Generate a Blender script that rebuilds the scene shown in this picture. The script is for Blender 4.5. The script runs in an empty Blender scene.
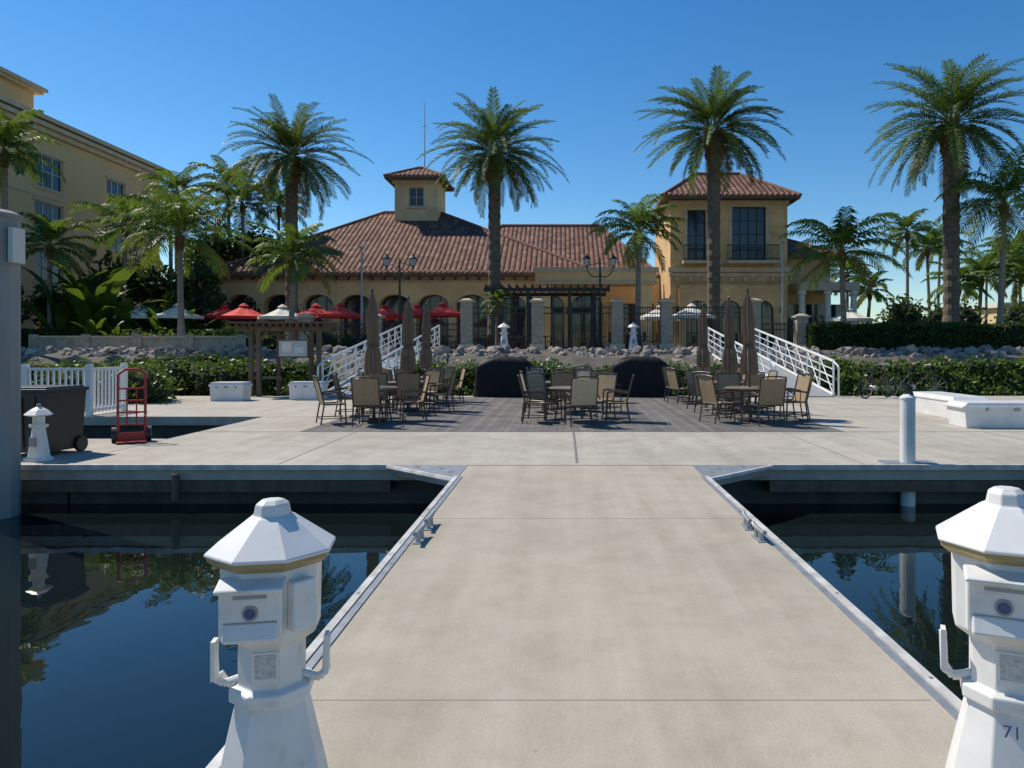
import bpy, math, random, bmesh
from mathutils import Vector, Matrix
random.seed(7)
R=random.random
def U(a,b): return a+(b-a)*random.random()
scene=bpy.context.scene
# ---------------------------------------------------------------- materials
def newmat(name):
    m=bpy.data.materials.new(name); m.use_nodes=True
    nt=m.node_tree; b=nt.nodes['Principled BSDF']; return m,nt,b
def N(nt,t,**k):
    n=nt.nodes.new(t)
    for a,v in k.items(): setattr(n,a,v)
    return n
def c4(c): return (c[0],c[1],c[2],1)
def ramp(nt,src,stops):
    r=N(nt,'ShaderNodeValToRGB'); e=r.color_ramp.elements
    while len(e)<len(stops): e.new(0.5)
    for i,(p,c) in enumerate(stops): e[i].position=p; e[i].color=c4(c)
    nt.links.new(src,r.inputs[0]); return r
def noise(nt,scale,detail=4,rough=.6,coord='Object',vec=None):
    n=N(nt,'ShaderNodeTexNoise'); n.inputs['Scale'].default_value=scale
    n.inputs['Detail'].default_value=detail; n.inputs['Roughness'].default_value=rough
    if vec is None:
        tc=N(nt,'ShaderNodeTexCoord'); vec=tc.outputs[coord]
    nt.links.new(vec,n.inputs['Vector']); return n
def mapped(nt,sc):
    tc=N(nt,'ShaderNodeTexCoord'); mp=N(nt,'ShaderNodeMapping'); mp.inputs['Scale'].default_value=sc
    nt.links.new(tc.outputs['Object'],mp.inputs[0]); return mp.outputs[0]
def mat(name,c1,c2=None,scale=3,rough=.7,metal=0,bump=0,bscale=None,spec=.5,c3=None,stretch=None):
    m,nt,b=newmat(name)
    if c2 is None: c2=tuple(x*.82 for x in c1)
    vec=mapped(nt,stretch) if stretch else None
    n=noise(nt,scale,vec=vec)
    st=[(.3,c2),(.68,c1)]
    if c3: st=[(.25,c3),(.42,c2),(.66,c1)]
    r=ramp(nt,n.outputs['Fac'],st)
    nt.links.new(r.outputs[0],b.inputs['Base Color'])
    b.inputs['Roughness'].default_value=rough; b.inputs['Metallic'].default_value=metal
    b.inputs['Specular IOR Level'].default_value=spec
    if bump:
        n2=noise(nt,bscale or scale*6,3,vec=vec); bp=N(nt,'ShaderNodeBump'); bp.inputs['Strength'].default_value=bump
        bp.inputs['Distance'].default_value=.03
        nt.links.new(n2.outputs['Fac'],bp.inputs['Height']); nt.links.new(bp.outputs[0],b.inputs['Normal'])
    return m
def leafmat(name,cols,trans=.35,rough=.5,spec=.3,g=1.4):
    m,nt,b=newmat(name)
    cols=[(c[0]*g*1.08,c[1]*g,c[2]*g) for c in cols]
    gm=N(nt,'ShaderNodeNewGeometry')
    k=len(cols); r=ramp(nt,gm.outputs['Random Per Island'],[(i/(k-1),c) for i,c in enumerate(cols)])
    nt.links.new(r.outputs[0],b.inputs['Base Color']); b.inputs['Roughness'].default_value=rough
    b.inputs['Specular IOR Level'].default_value=spec
    if trans<=0: return m
    t=N(nt,'ShaderNodeBsdfTranslucent')
    mx=N(nt,'ShaderNodeMix',data_type='RGBA'); mx.inputs[0].default_value=.45
    nt.links.new(r.outputs[0],mx.inputs[6]); mx.inputs[7].default_value=(.19,.25,.015,1)
    nt.links.new(mx.outputs[2],t.inputs[0])
    ms=N(nt,'ShaderNodeMixShader'); ms.inputs[0].default_value=trans
    nt.links.new(b.outputs[0],ms.inputs[1]); nt.links.new(t.outputs[0],ms.inputs[2])
    nt.links.new(ms.outputs[0],nt.nodes['Material Output'].inputs[0]); return m
def mult(nt,a,b_,f):
    m=N(nt,'ShaderNodeMix',data_type='RGBA',blend_type='MULTIPLY'); m.inputs[0].default_value=f
    nt.links.new(a,m.inputs[6]); nt.links.new(b_,m.inputs[7]); return m.outputs[2]
def concrete(name,a,bcol,dark,st=.5):
    m,nt,b=newmat(name)
    n1=noise(nt,.35,5,.6); n2=noise(nt,70,2,.7); n3=noise(nt,2.2,6,.75); n4=noise(nt,1.5,4,.6,vec=mapped(nt,(2.2,.15,1))); n5=noise(nt,6,3,.6)
    r1=ramp(nt,n1.outputs['Fac'],[(.30,bcol),(.5,a),(.70,tuple(x*1.07 for x in a))])
    r3=ramp(nt,n3.outputs['Fac'],[(.34,dark),(.56,(1,1,1))])
    r2=ramp(nt,n2.outputs['Fac'],[(.3,(.84,.84,.84)),(.7,(1.0,1,1))])
    r4=ramp(nt,n4.outputs['Fac'],[(.35,(.82,.81,.79)),(.62,(1,1,1))])
    r5=ramp(nt,n5.outputs['Fac'],[(.22,(.5,.48,.45)),(.28,(1,1,1))])
    c=mult(nt,r1.outputs[0],r3.outputs[0],.42); c=mult(nt,c,r2.outputs[0],.9); c=mult(nt,c,r4.outputs[0],st); c=mult(nt,c,r5.outputs[0],.6)
    nt.links.new(c,b.inputs['Base Color']); b.inputs['Roughness'].default_value=.85
    b.inputs['Specular IOR Level'].default_value=.3
    bp=N(nt,'ShaderNodeBump'); bp.inputs['Strength'].default_value=.3; bp.inputs['Distance'].default_value=.008
    nt.links.new(n2.outputs['Fac'],bp.inputs['Height']); nt.links.new(bp.outputs[0],b.inputs['Normal'])
    return m
def tiles(name):
    m,nt,b=newmat(name)
    uv=N(nt,'ShaderNodeUVMap'); sp=N(nt,'ShaderNodeSeparateXYZ'); nt.links.new(uv.outputs[0],sp.inputs[0])
    def math_(op,a,v=None):
        n=N(nt,'ShaderNodeMath',operation=op)
        if hasattr(a,'links'): nt.links.new(a,n.inputs[0])
        else: n.inputs[0].default_value=a
        if v is not None:
            if hasattr(v,'links'): nt.links.new(v,n.inputs[1])
            else: n.inputs[1].default_value=v
        return n.outputs[0]
    u=math_('DIVIDE',sp.outputs[0],.36); v=math_('DIVIDE',sp.outputs[1],.45)
    fu=math_('FRACT',u); fv=math_('FRACT',v)
    hu=math_('SINE',math_('MULTIPLY',fu,math.pi)); hu=math_('POWER',hu,.6)
    h=math_('SUBTRACT',hu,math_('MULTIPLY',fv,.45))
    cx=N(nt,'ShaderNodeCombineXYZ'); nt.links.new(math_('FLOOR',u),cx.inputs[0]); nt.links.new(math_('FLOOR',v),cx.inputs[1])
    wn=N(nt,'ShaderNodeTexWhiteNoise'); nt.links.new(cx.outputs[0],wn.inputs['Vector'])
    r=ramp(nt,wn.outputs['Value'],[(0,(.125,.062,.042)),(.35,(.18,.085,.055)),(.75,(.225,.11,.072)),(1,(.28,.165,.115))])
    n1=noise(nt,.5,4); r2=ramp(nt,n1.outputs['Fac'],[(.3,(.7,.68,.66)),(.6,(1,1,1))])
    c=mult(nt,r.outputs[0],r2.outputs[0],.8)
    nt.links.new(c,b.inputs['Base Color']); b.inputs['Roughness'].default_value=.85; b.inputs['Specular IOR Level'].default_value=.25
    bp=N(nt,'ShaderNodeBump'); bp.inputs['Strength'].default_value=1; bp.inputs['Distance'].default_value=.13
    nt.links.new(h,bp.inputs['Height']); nt.links.new(bp.outputs[0],b.inputs['Normal']); return m
def planks(name):
    m,nt,b=newmat(name)
    tc=N(nt,'ShaderNodeTexCoord'); sp=N(nt,'ShaderNodeSeparateXYZ'); nt.links.new(tc.outputs['Object'],sp.inputs[0])
    d=N(nt,'ShaderNodeMath',operation='DIVIDE'); d.inputs[1].default_value=.145; nt.links.new(sp.outputs[0],d.inputs[0])
    f=N(nt,'ShaderNodeMath',operation='FRACT'); nt.links.new(d.outputs[0],f.inputs[0])
    fl=N(nt,'ShaderNodeMath',operation='FLOOR'); nt.links.new(d.outputs[0],fl.inputs[0])
    wn=N(nt,'ShaderNodeTexWhiteNoise',noise_dimensions='1D'); nt.links.new(fl.outputs[0],wn.inputs['W'])
    r=ramp(nt,wn.outputs['Value'],[(0,(.125,.115,.105)),(1,(.185,.17,.155))])
    g=N(nt,'ShaderNodeMath',operation='GREATER_THAN'); g.inputs[1].default_value=.06; nt.links.new(f.outputs[0],g.inputs[0])
    n1=noise(nt,1.5,5); r2=ramp(nt,n1.outputs['Fac'],[(.3,(.6,.6,.6)),(.65,(1.1,1.08,1.05))])
    c=mult(nt,r.outputs[0],r2.outputs[0],1)
    m3=N(nt,'ShaderNodeMix',data_type='RGBA'); nt.links.new(g.outputs[0],m3.inputs[0]); m3.inputs[6].default_value=(.04,.04,.04,1)
    nt.links.new(c,m3.inputs[7]); nt.links.new(m3.outputs[2],b.inputs['Base Color']); b.inputs['Roughness'].default_value=.85
    return m
def water_mat():
    m,nt,b=newmat('water'); b.inputs['Base Color'].default_value=(.006,.011,.011,1); b.inputs['Roughness'].default_value=.008
    b.inputs['IOR'].default_value=1.42
    n=noise(nt,1.6,3,.5,vec=mapped(nt,(1,.6,1))); bp=N(nt,'ShaderNodeBump'); bp.inputs['Strength'].default_value=.05; bp.inputs['Distance'].default_value=.06
    nt.links.new(n.outputs['Fac'],bp.inputs['Height']); nt.links.new(bp.outputs[0],b.inputs['Normal']); return m

M={}
M['conc']=concrete('dock_concrete',(.475,.42,.335),(.40,.352,.278),(.70,.68,.64),.7)
M['conc2']=concrete('plaza_concrete',(.49,.445,.37),(.385,.345,.285),(.62,.60,.56),.6)
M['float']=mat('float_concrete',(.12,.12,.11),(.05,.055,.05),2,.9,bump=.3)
M['pile']=mat('pile_concrete',(.38,.35,.31),(.25,.23,.21),2,.9,bump=.4,stretch=(1,1,.25))
M['rub']=mat('white_vinyl',(.68,.65,.60),(.38,.36,.32),5,.5)
M['joint']=mat('joint_sealant',(.20,.18,.15))
M['planks']=planks('deck_planks')
M['white']=mat('white_gelcoat',(.78,.77,.74),(.64,.63,.60),2.5,.35)
M['ped']=mat('pedestal_plastic',(.76,.745,.715),(.69,.675,.64),6,.42,c3=(.50,.475,.42))
M['gold']=mat('gold_trim',(.42,.32,.14),(.3,.22,.10),5,.4)
M['dark']=mat('dark_plastic',(.022,.022,.023),(.013,.013,.014),4,.45)
M['slot']=mat('grey_plastic',(.33,.34,.35),(.26,.27,.28),4,.5)
M['blue']=mat('blue_badge',(.06,.10,.22),(.04,.07,.15),20,.4)
M['label']=mat('paper_label',(.6,.6,.58),(.35,.35,.34),60,.6)
M['red']=mat('red_paint',(.40,.02,.02),(.28,.015,.015),5,.45)
M['redfab']=mat('red_canvas',(.75,.045,.035),(.6,.03,.025),3,.8)
M['whitefab']=mat('cream_canvas',(.74,.72,.64),(.62,.6,.52),3,.8)
M['steel']=mat('galvanised_steel',(.40,.41,.42),(.26,.27,.28),8,.5,metal=.5)
M['alum']=mat('white_aluminium',(.78,.78,.76),(.66,.66,.64),3,.4)
M['iron']=mat('black_iron',(.015,.015,.016),(.025,.024,.022),8,.5)
M['frame']=mat('chair_frame',(.07,.048,.033),(.045,.032,.022),6,.45)
M['sling']=mat('sling_fabric',(.36,.255,.15),(.27,.19,.11),30,.8)
M['sling2']=mat('sling_fabric_light',(.50,.40,.27),(.38,.31,.21),30,.8)
M['umb']=mat('taupe_canvas',(.28,.195,.13),(.18,.125,.085),4,.9,bump=.4)
M['table']=mat('table_top',(.30,.23,.16),(.22,.17,.12),10,.3)
M['cover']=mat('black_cover',(.014,.014,.015),(.008,.008,.009),3,.6,bump=.6,bscale=6,spec=.25)
M['stucco']=mat('ochre_stucco',(.78,.52,.25),(.60,.39,.185),.8,.9,bump=.2,bscale=30,c3=(.46,.30,.15))
M['stucco2']=mat('cream_stucco',(.80,.58,.30),(.66,.47,.235),.5,.9,bump=.15,bscale=25,c3=(.54,.39,.21))
M['stucco3']=mat('tan_stucco',(.68,.47,.23),(.60,.41,.20),.2,.9)
M['trim']=mat('stone_trim',(.62,.50,.34),(.46,.37,.25),3,.85)
M['whitetrim']=mat('white_trim',(.76,.72,.62),(.66,.62,.54),3,.7)
M['pillar']=mat('pillar_stone',(.46,.38,.28),(.26,.21,.155),4,.9,bump=.6,bscale=9)
M['tile']=tiles('clay_tiles')
M['ridge']=mat('ridge_tiles',(.27,.135,.09),(.16,.08,.055),5,.85)
M['wood']=mat('weathered_wood',(.17,.12,.08),(.09,.065,.045),6,.85,bump=.4,stretch=(1,1,.2))
M['glass']=mat('window_glass',(.02,.032,.045),(.01,.018,.027),1,.06,spec=.6)
M['bark']=mat('palm_bark',(.20,.16,.115),(.085,.065,.048),3,.95,bump=1,bscale=7,stretch=(1,1,2.4))
M['bark2']=mat('coconut_bark',(.33,.28,.22),(.19,.16,.125),3,.9,bump=.6,bscale=6,stretch=(.6,.6,4))
M['boots']=mat('palm_boots',(.26,.15,.065),(.10,.06,.03),6,.95,bump=1,bscale=14)
M['rachis']=mat('palm_rachis',(.22,.24,.06),(.16,.18,.05),4,.6)
M['dateA']=leafmat('date_leaf',[(.028,.062,.014),(.048,.098,.022),(.085,.145,.032)],.33,g=1.55)
M['dateB']=leafmat('date_leaf_old',[(.02,.045,.012),(.036,.072,.018),(.065,.11,.028)],.28,g=1.45)
M['dateC']=leafmat('date_leaf_dry',[(.15,.11,.04),(.12,.11,.04),(.18,.13,.05)],.2,g=1)
M['cocoA']=leafmat('coconut_leaf',[(.04,.09,.013),(.07,.14,.02),(.12,.19,.03)],.4)
M['cocoB']=leafmat('coconut_leaf_dark',[(.022,.055,.012),(.045,.088,.018),(.07,.12,.025)],.35)
M['cocoC']=leafmat('coconut_leaf_yellow',[(.22,.19,.04),(.17,.17,.04),(.2,.14,.05)],.35,g=1)
M['mang']=leafmat('mangrove_leaf',[(.025,.06,.008),(.05,.105,.014),(.085,.155,.022),(.12,.185,.03)],.3,.45,g=1.25)
M['hedge']=leafmat('hedge_leaf',[(.015,.04,.01),(.03,.068,.015),(.055,.10,.022)],.25,.5,g=1.15)
M['tree']=leafmat('tree_leaf',[(.014,.035,.010),(.03,.062,.018),(.05,.092,.024)],.3,g=1.25)
M['banana']=leafmat('broad_leaf',[(.03,.07,.012),(.055,.11,.018),(.085,.145,.026)],.4,.45,g=1.1)
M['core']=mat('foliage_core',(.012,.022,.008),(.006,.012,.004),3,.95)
M['rock']=leafmat('limestone_rock',[(.16,.15,.13),(.34,.31,.26),(.24,.22,.19),(.40,.37,.31),(.20,.185,.16),(.46,.43,.37)],0,.95,.1,g=.92)
M['grass']=mat('grass_ground',(.07,.10,.03),(.10,.09,.05),.6,.95,bump=.5,bscale=10)
M['bankm']=mat('bank_soil',(.14,.125,.095),(.07,.06,.05),1.5,.95,bump=.5)
M['paver']=mat('paver_walk',(.38,.31,.24),(.28,.22,.17),2,.9)
M['water']=water_mat()
# ---------------------------------------------------------------- mesh builder
class MB:
    def __init__(s): s.v=[];s.f=[];s.m=[];s.uv={};s.T=None
    def add(s,vs,fs,mi=0):
        o=len(s.v)
        if s.T is not None: vs=[tuple(s.T@Vector(p)) for p in vs]
        s.v+= [tuple(p) for p in vs]
        for f in fs: s.f.append(tuple(i+o for i in f)); s.m.append(mi)
    def box(s,cx,cy,cz,sx,sy,sz,mi=0,rz=0,rx=0,top=1.0):
        a,b,c=sx/2,sy/2,sz/2
        vs=[(-a,-b,-c),(a,-b,-c),(a,b,-c),(-a,b,-c),(-a*top,-b*top,c),(a*top,-b*top,c),(a*top,b*top,c),(-a*top,b*top,c)]
        if rx: q=Matrix.Rotation(rx,3,'X'); vs=[q@Vector(p) for p in vs]
        if rz: q=Matrix.Rotation(rz,3,'Z'); vs=[q@Vector(p) for p in vs]
        s.add([(p[0]+cx,p[1]+cy,p[2]+cz) for p in vs],[(0,3,2,1),(4,5,6,7),(0,1,5,4),(1,2,6,5),(2,3,7,6),(3,0,4,7)],mi)
    def bb(s,x0,x1,y0,y1,z0,z1,mi=0): s.box((x0+x1)/2,(y0+y1)/2,(z0+z1)/2,x1-x0,y1-y0,z1-z0,mi)
    def cyl(s,p0,p1,r0,r1=None,n=8,mi=0,caps=True):
        r1=r0 if r1 is None else r1
        p0=Vector(p0);p1=Vector(p1);d=(p1-p0).normalized()
        a=d.orthogonal().normalized(); b=d.cross(a)
        vs=[]
        for p,r in((p0,r0),(p1,r1)):
            for i in range(n):
                t=2*math.pi*(i+.5)/n; vs.append(p+a*math.cos(t)*r+b*math.sin(t)*r)
        fs=[(i,(i+1)%n,n+(i+1)%n,n+i) for i in range(n)]
        if caps: fs+=[tuple(range(n-1,-1,-1)),tuple(range(n,2*n))]
        s.add(vs,fs,mi)
    def path(s,pts,r,n=6,mi=0):
        for a,b in zip(pts[:-1],pts[1:]): s.cyl(a,b,r,r,n,mi)
    def loft(s,prof,n=8,c=(0,0),mi=0,rot=None,sx=1,sy=1,alt=None):
        rot=math.pi/n if rot is None else rot
        vs=[]
        for z,r in prof:
            for i in range(n):
                t=2*math.pi*i/n+rot; rr=r*(alt if (alt and i%2) else 1)
                vs.append((c[0]+math.cos(t)*rr*sx,c[1]+math.sin(t)*rr*sy,z))
        fs=[]
        for k in range(len(prof)-1):
            for i in range(n): fs.append((k*n+i,k*n+(i+1)%n,(k+1)*n+(i+1)%n,(k+1)*n+i))
        fs.append(tuple(range(n-1,-1,-1))); L=(len(prof)-1)*n; fs.append(tuple(range(L,L+n)))
        s.add(vs,fs,mi)
    def roofface(s,pts,mi=0):
        P=[Vector(p) for p in pts]; s.add(pts,[tuple(range(len(pts)))],mi)
        e=(P[1]-P[0]).normalized(); nrm=(P[1]-P[0]).cross(P[-1]-P[0]).normalized(); w=nrm.cross(e)
        s.uv[len(s.f)-1]=[((p-P[0]).dot(e)+50,(p-P[0]).dot(w)+50) for p in P]
    def obj(s,name,mats,parent=None,smooth=False,bevel=0,loc=None,rz=0,sc=1):
        me=bpy.data.meshes.new(name); me.from_pydata(s.v,[],s.f)
        for m in mats: me.materials.append(M[m])
        me.polygons.foreach_set('material_index',s.m)
        if smooth: me.polygons.foreach_set('use_smooth',[True]*len(s.f))
        if s.uv:
            l=me.uv_layers.new(name='UVMap')
            for fi,uvs in s.uv.items():
                for k,li in enumerate(me.polygons[fi].loop_indices): l.data[li].uv=uvs[k]
        me.update(); o=bpy.data.objects.new(name,me); scene.collection.objects.link(o)
        if parent: o.parent=parent
        if bevel:
            b=o.modifiers.new('Bevel','BEVEL'); b.width=bevel; b.segments=2; b.limit_method='ANGLE'
        if loc: o.location=loc
        o.rotation_euler[2]=rz
        if sc!=1: o.scale=(sc,)*3
        return o
def empty(name,loc=(0,0,0)):
    e=bpy.data.objects.new(name,None); e.location=loc; scene.collection.objects.link(e); return e
def inst(o,name,loc,rz=0,sc=1):
    n=bpy.data.objects.new(name,o.data); scene.collection.objects.link(n)
    n.location=loc; n.rotation_euler[2]=rz; n.scale=(sc,)*3; return n
LZ=1.45; WZ=-0.58
# ---------------------------------------------------------------- land & water
b=MB(); b.add([(-700,-300,WZ),(700,-300,WZ),(700,27.6,WZ),(-700,27.6,WZ)],[(0,1,2,3)]); b.obj('water',['water'])
b=MB(); b.add([(-700,-300,-3),(700,-300,-3),(700,27,-3),(-700,27,-3),(700,27,-.9),(-700,27,-.9)],[(0,1,2,3),(3,2,4,5)],1)
b.add([(700,27,-.9),(-700,27,-.9),(700,32,1.1),(-700,32,1.1),(700,34,LZ),(-700,34,LZ)],[(1,0,2,3),(3,2,4,5)],1)
b.add([(-700,34,LZ),(700,34,LZ),(1500,3000,LZ),(-1500,3000,LZ)],[(0,1,2,3)],0)
b.obj('ground',['grass','bankm'])
b=MB(); b.add([(-26,34.2,LZ+.006),(14,34.2,LZ+.006),(20,49.9,LZ+.006),(-26,49.9,LZ+.006)],[(0,1,2,3)]); b.obj('patio_pavement',['paver'])
# ---------------------------------------------------------------- floating dock
dock=empty('floating_dock')
XL,XR=-1.3,1.73
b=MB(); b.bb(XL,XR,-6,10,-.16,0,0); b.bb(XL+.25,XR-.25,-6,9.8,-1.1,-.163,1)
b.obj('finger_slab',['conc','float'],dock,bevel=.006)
b=MB()
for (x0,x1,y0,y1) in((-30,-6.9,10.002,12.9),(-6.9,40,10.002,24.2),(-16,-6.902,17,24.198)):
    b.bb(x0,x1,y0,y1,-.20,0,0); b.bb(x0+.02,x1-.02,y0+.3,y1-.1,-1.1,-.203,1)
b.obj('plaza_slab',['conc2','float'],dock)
b=MB(); b.bb(-5.0,5.3,13.95,23.6,-.02,.005,0); b.obj('deck_inlay',['planks'],dock)
b=MB()
for y in(3.35,6.9): b.bb(XL+.07,XR-.07,y-.002,y+.002,-.01,.001)
b.bb(XL,XR,9.985,10.012,-.01,.003)
b.bb(.162,.198,10.2,13.9,-.01,.004)
for x in(-9.5,-6.9,-3.9,4.1,7.9,11.5,15.5): b.bb(x-.008,x+.008,10.1,13.9,-.01,.003)
b.bb(-6.9,30,13.92,13.945,-.01,.004)
for y in(16.9,20.5):
    b.bb(-6.8,-5.01,y-.01,y+.01,-.01,.003); b.bb(5.31,30,y-.01,y+.01,-.01,.003)
b.obj('expansion_joints',['joint'],dock)
b=MB()
for x,s in((XL,-1),(XR,1)):
    b.bb(min(x,x+s*.05),max(x,x+s*.05),-6,9.1,-.13,.016)
    b.bb(min(x-s*.006,x-s*.05),max(x-s*.006,x-s*.05),-6,9.1,.001,.008,2)
    b.bb(min(x+s*.051,x+s*.075),max(x+s*.051,x+s*.075),-6,9.1,-.42,-.06,1)
    for k in range(12): b.cyl((x+s*.025,-5+k*1.22,.014),(x+s*.025,-5+k*1.22,.020),.010,n=8,mi=2)
b.bb(-30,-2.35,9.95,9.999,-.055,.014); b.bb(2.78,40,9.95,9.999,-.055,.014)
b.bb(-30,-2.35,10.0,10.2,-.36,-.21,1); b.bb(2.78,40,10.0,10.2,-.36,-.21,1)
for x in [-28,-24.5,-21,-17.5,-14,-10.6,-5.2,6.6,10,13.5,17,20.5,24]:
    b.cyl((x,9.90,-.45),(x,9.90,-.10),.05,n=8,mi=1)
b.obj('rub_rail',['rub','wood','steel'],dock)
b=MB()
for s,x in((-1,XL),(1,XR)):
    P=[(x,10,0),(x+s*1.05,10,0),(x,9.0,0)]
    vs=[(p[0],p[1],-.12) for p in P]+[(p[0],p[1],.004) for p in P]
    b.add(vs,[(0,1,2),(3,5,4),(0,3,4,1),(1,4,5,2),(2,5,3,0)],0)
    b.cyl((x+s*1.08,9.97,-.02),(x+s*.03,8.97,-.02),.035,n=6,mi=1)
    b.box(x+s*.3,9.7,.008,.06,.06,.006,0); b.box(x+s*.15,9.45,.008,.06,.06,.006,0); b.box(x+s*.65,9.85,.008,.06,.06,.006,0)
b.obj('corner_gusset',['steel','rub'],dock)
b=MB()
b.loft([(0,.03),(.03,.022),(.075,.02)],8,(-.0,-.06)); b.loft([(0,.03),(.03,.022),(.075,.02)],8,(0,.06))
b.box(0,0,.005,.07,.22,.01)
b.path([(0,-.17,.098),(0,-.12,.085),(0,.12,.085),(0,.17,.098)],.018,8)
cl=b.obj('dock_cleat',['steel'],smooth=False,loc=(XL+.11,6.55,0))
for p in((XL+.11,6.1,0),(XR-.11,6.55,0),(XR-.11,6.15,0)): inst(cl,'dock_cleat',p,rz=U(-.1,.1))
# ---------------------------------------------------------------- power pedestals
def pedestal(loc,rz,sc,num):
    e=empty('power_pedestal',loc)
    b=MB()
    b.loft([(0,.225),(.035,.225),(.04,.205),(.20,.170),(.43,.118),(.435,.138),(.475,.138),(.485,.110),(.62,.110),(.655,.160),(.90,.165)],8)
    b.obj('tower',['ped'],e,bevel=.005)
    b=MB(); b.loft([(.885,.178),(.905,.203),(.918,.203),(.922,.198)],8); b.obj('gold_band',['gold'],e)
    b=MB(); b.loft([(.920,.212),(.929,.212),(1.03,.075),(1.033,.07),(1.036,.062),(1.072,.055),(1.086,.035)],8); b.obj('cap',['ped'],e,bevel=.004)
    b=MB()
    b.box(-.03,-.155,.765,.19,.05,.17,0); b.box(-.03,-.172,.852,.205,.085,.014,0,rx=.28)
    b.box(-.03,-.168,.70,.165,.05,.06,0,rx=-.4)
    b.box(.115,-.128,.77,.08,.04,.16,0,rz=.75)
    b.obj('outlet_housing',['ped'],e,bevel=.008)
    b=MB(); b.box(-.03,-.1815,.815,.15,.004,.05,0); b.box(-.03,-.1845,.816,.10,.004,.010,1); b.box(-.03,-.1815,.735,.16,.003,.004,1)
    for sx in(-.11,.05): b.cyl((sx,-.179,.835),(sx,-.183,.835),.005,n=8,mi=1)
    b.obj('outlet_slot',['ped','slot'],e)
    b=MB(); b.cyl((-.03,-.180,.765),(-.03,-.186,.765),.024,n=16,mi=0); b.cyl((-.03,-.1865,.765),(-.03,-.1875,.765),.017,n=16,mi=1); b.obj('badge',['slot','blue'],e)
    b=MB(); b.box(.0,-.106,.56,.085,.008,.10,1); b.box(.0,-.1115,.565,.065,.004,.075,0)
    b.obj('label_plate',['label','ped'],e)
    b=MB()
    for s in(-1,1):
        b.path([(s*.10,-.02,.50),(s*.15,-.02,.485),(s*.175,-.02,.50),(s*.18,-.02,.62)],.012,8)
        b.box(s*.179,-.02,.565,.014,.045,.13,0)
        b.path([(s*.10,.03,.47),(s*.15,.03,.46),(s*.175,.03,.50)],.012,8)
    b.obj('cord_hanger',['ped'],e)
    b=MB(); b.box(0,0,.006,.5,.5,.012)
    for sx in(-.21,.21):
        for sy in(-.21,.21): b.cyl((sx,sy,.01),(sx,sy,.03),.014,n=6)
    b.obj('base_plate',['slot'],e)
    if num:
        cu=bpy.data.curves.new('number','FONT'); cu.body=num; cu.size=.05; cu.extrude=.001
        t=bpy.data.objects.new('slip_number',cu); scene.collection.objects.link(t); t.parent=e; t.location=(-.03,-.152,.375)
        t.rotation_euler=(math.radians(78),0,0); cu.materials.append(M['blue'])
    e.rotation_euler[2]=rz; e.scale=(sc,)*3
pedestal((-.985,2.5,0),math.radians(10),1.0,None)
pedestal((1.45,2.42,0),math.radians(-24),1.05,'71')
def lightpost(loc,sc=1):
    b=MB(); b.loft([(0,.17),(.03,.17),(.05,.13),(.42,.075),(.44,.11),(.47,.11),(.475,.07),(.58,.07)],8,mi=0)
    b.loft([(.58,.12),(.60,.17),(.66,.10),(.70,.03)],8,mi=0); b.loft([(.70,.035),(.74,.02)],8,mi=1)
    b.box(0,-.12,.25,.08,.02,.12,1)
    return b.obj('dock_light_pedestal',['ped','slot'],loc=loc,sc=sc)
lightpost((-7.42,10.45,0),1.08); lightpost((-2.85,35.2,LZ-.05),1.9); lightpost((3.3,35.2,LZ-.05),1.9)
b=MB(); b.loft([(-1.3,.10),(.88,.10),(.885,.108),(.91,.108),(.94,.06),(.95,.02)],16); b.cyl((-.0,0,.95),(-.02,0,1.09),.018,n=6,mi=1)
b.cyl((-.09,0,1.10),(.06,0,1.03),.028,n=6,mi=1); b.cyl((.03,0,1.02),(.07,0,.90),.028,n=6,mi=1); b.box(0,-.0,.004,.7,.34,.02,2)
b.obj('mooring_post',['white','dark','steel'],loc=(4.74,10.2,0))
b=MB(); b.loft([(-3,.33),(3.24,.33),(3.27,.36),(3.31,.36),(3.36,.25),(3.39,.05)],16); b.box(.37,-.02,2.9,.06,.22,.45,1)
b.obj('concrete_pile',['pile','whitetrim'],smooth=False,loc=(-7.40,9.52,0))
b=MB(); b.box(0,0,.50,.70,.70,.88,0,top=1.12); b.box(0,-.02,.965,.86,.84,.05,0); b.box(0,-.02,1.0,.78,.74,.03,0); b.box(0,.42,.95,.6,.05,.05,0)
for s in(-1,1): b.cyl((s*.40,.30,.12),(s*.34,.30,.12),.12,n=14)
b.cyl((-.35,.3,.12),(.35,.3,.12),.02)
for i in(-.2,0,.2): b.box(i,-.375,.5,.03,.03,.75,0,rx=.05)
b.obj('wheeled_trash_bin',['dark'],bevel=.015,loc=(-7.82,11.1,0),rz=-.1)
b=MB()
for s in(-.2,.2): b.path([(s,0,.14),(s,.12,.9),(s,.16,1.14)],.022,6)
b.path([(-.2,.16,1.14),(-.1,.18,1.22),(.1,.18,1.22),(.2,.16,1.14)],.022,6)
for z in(.3,.5,.7,.9): b.cyl((-.2,.14*z,z),(.2,.14*z,z),.016)
for s in(-.07,.07): b.cyl((s,.04,.3),(s,.126,.9),.012)
b.box(0,-.13,.03,.44,.26,.012); b.box(0,0,.1,.44,.02,.14)
for s in(-1,1):
    b.cyl((s*.29,.1,.13),(s*.20,.1,.13),.13,n=16,mi=1); b.cyl((s*.295,.1,.13),(s*.2,.1,.13),.05,n=10,mi=2); b.path([(s*.2,0,.45),(s*.22,.12,.15)],.012)
b.cyl((-.28,.1,.13),(.28,.1,.13),.012)
b.obj('hand_truck',['red','dark','slot'],loc=(-7.25,12.4,0),rz=.5)
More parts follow.
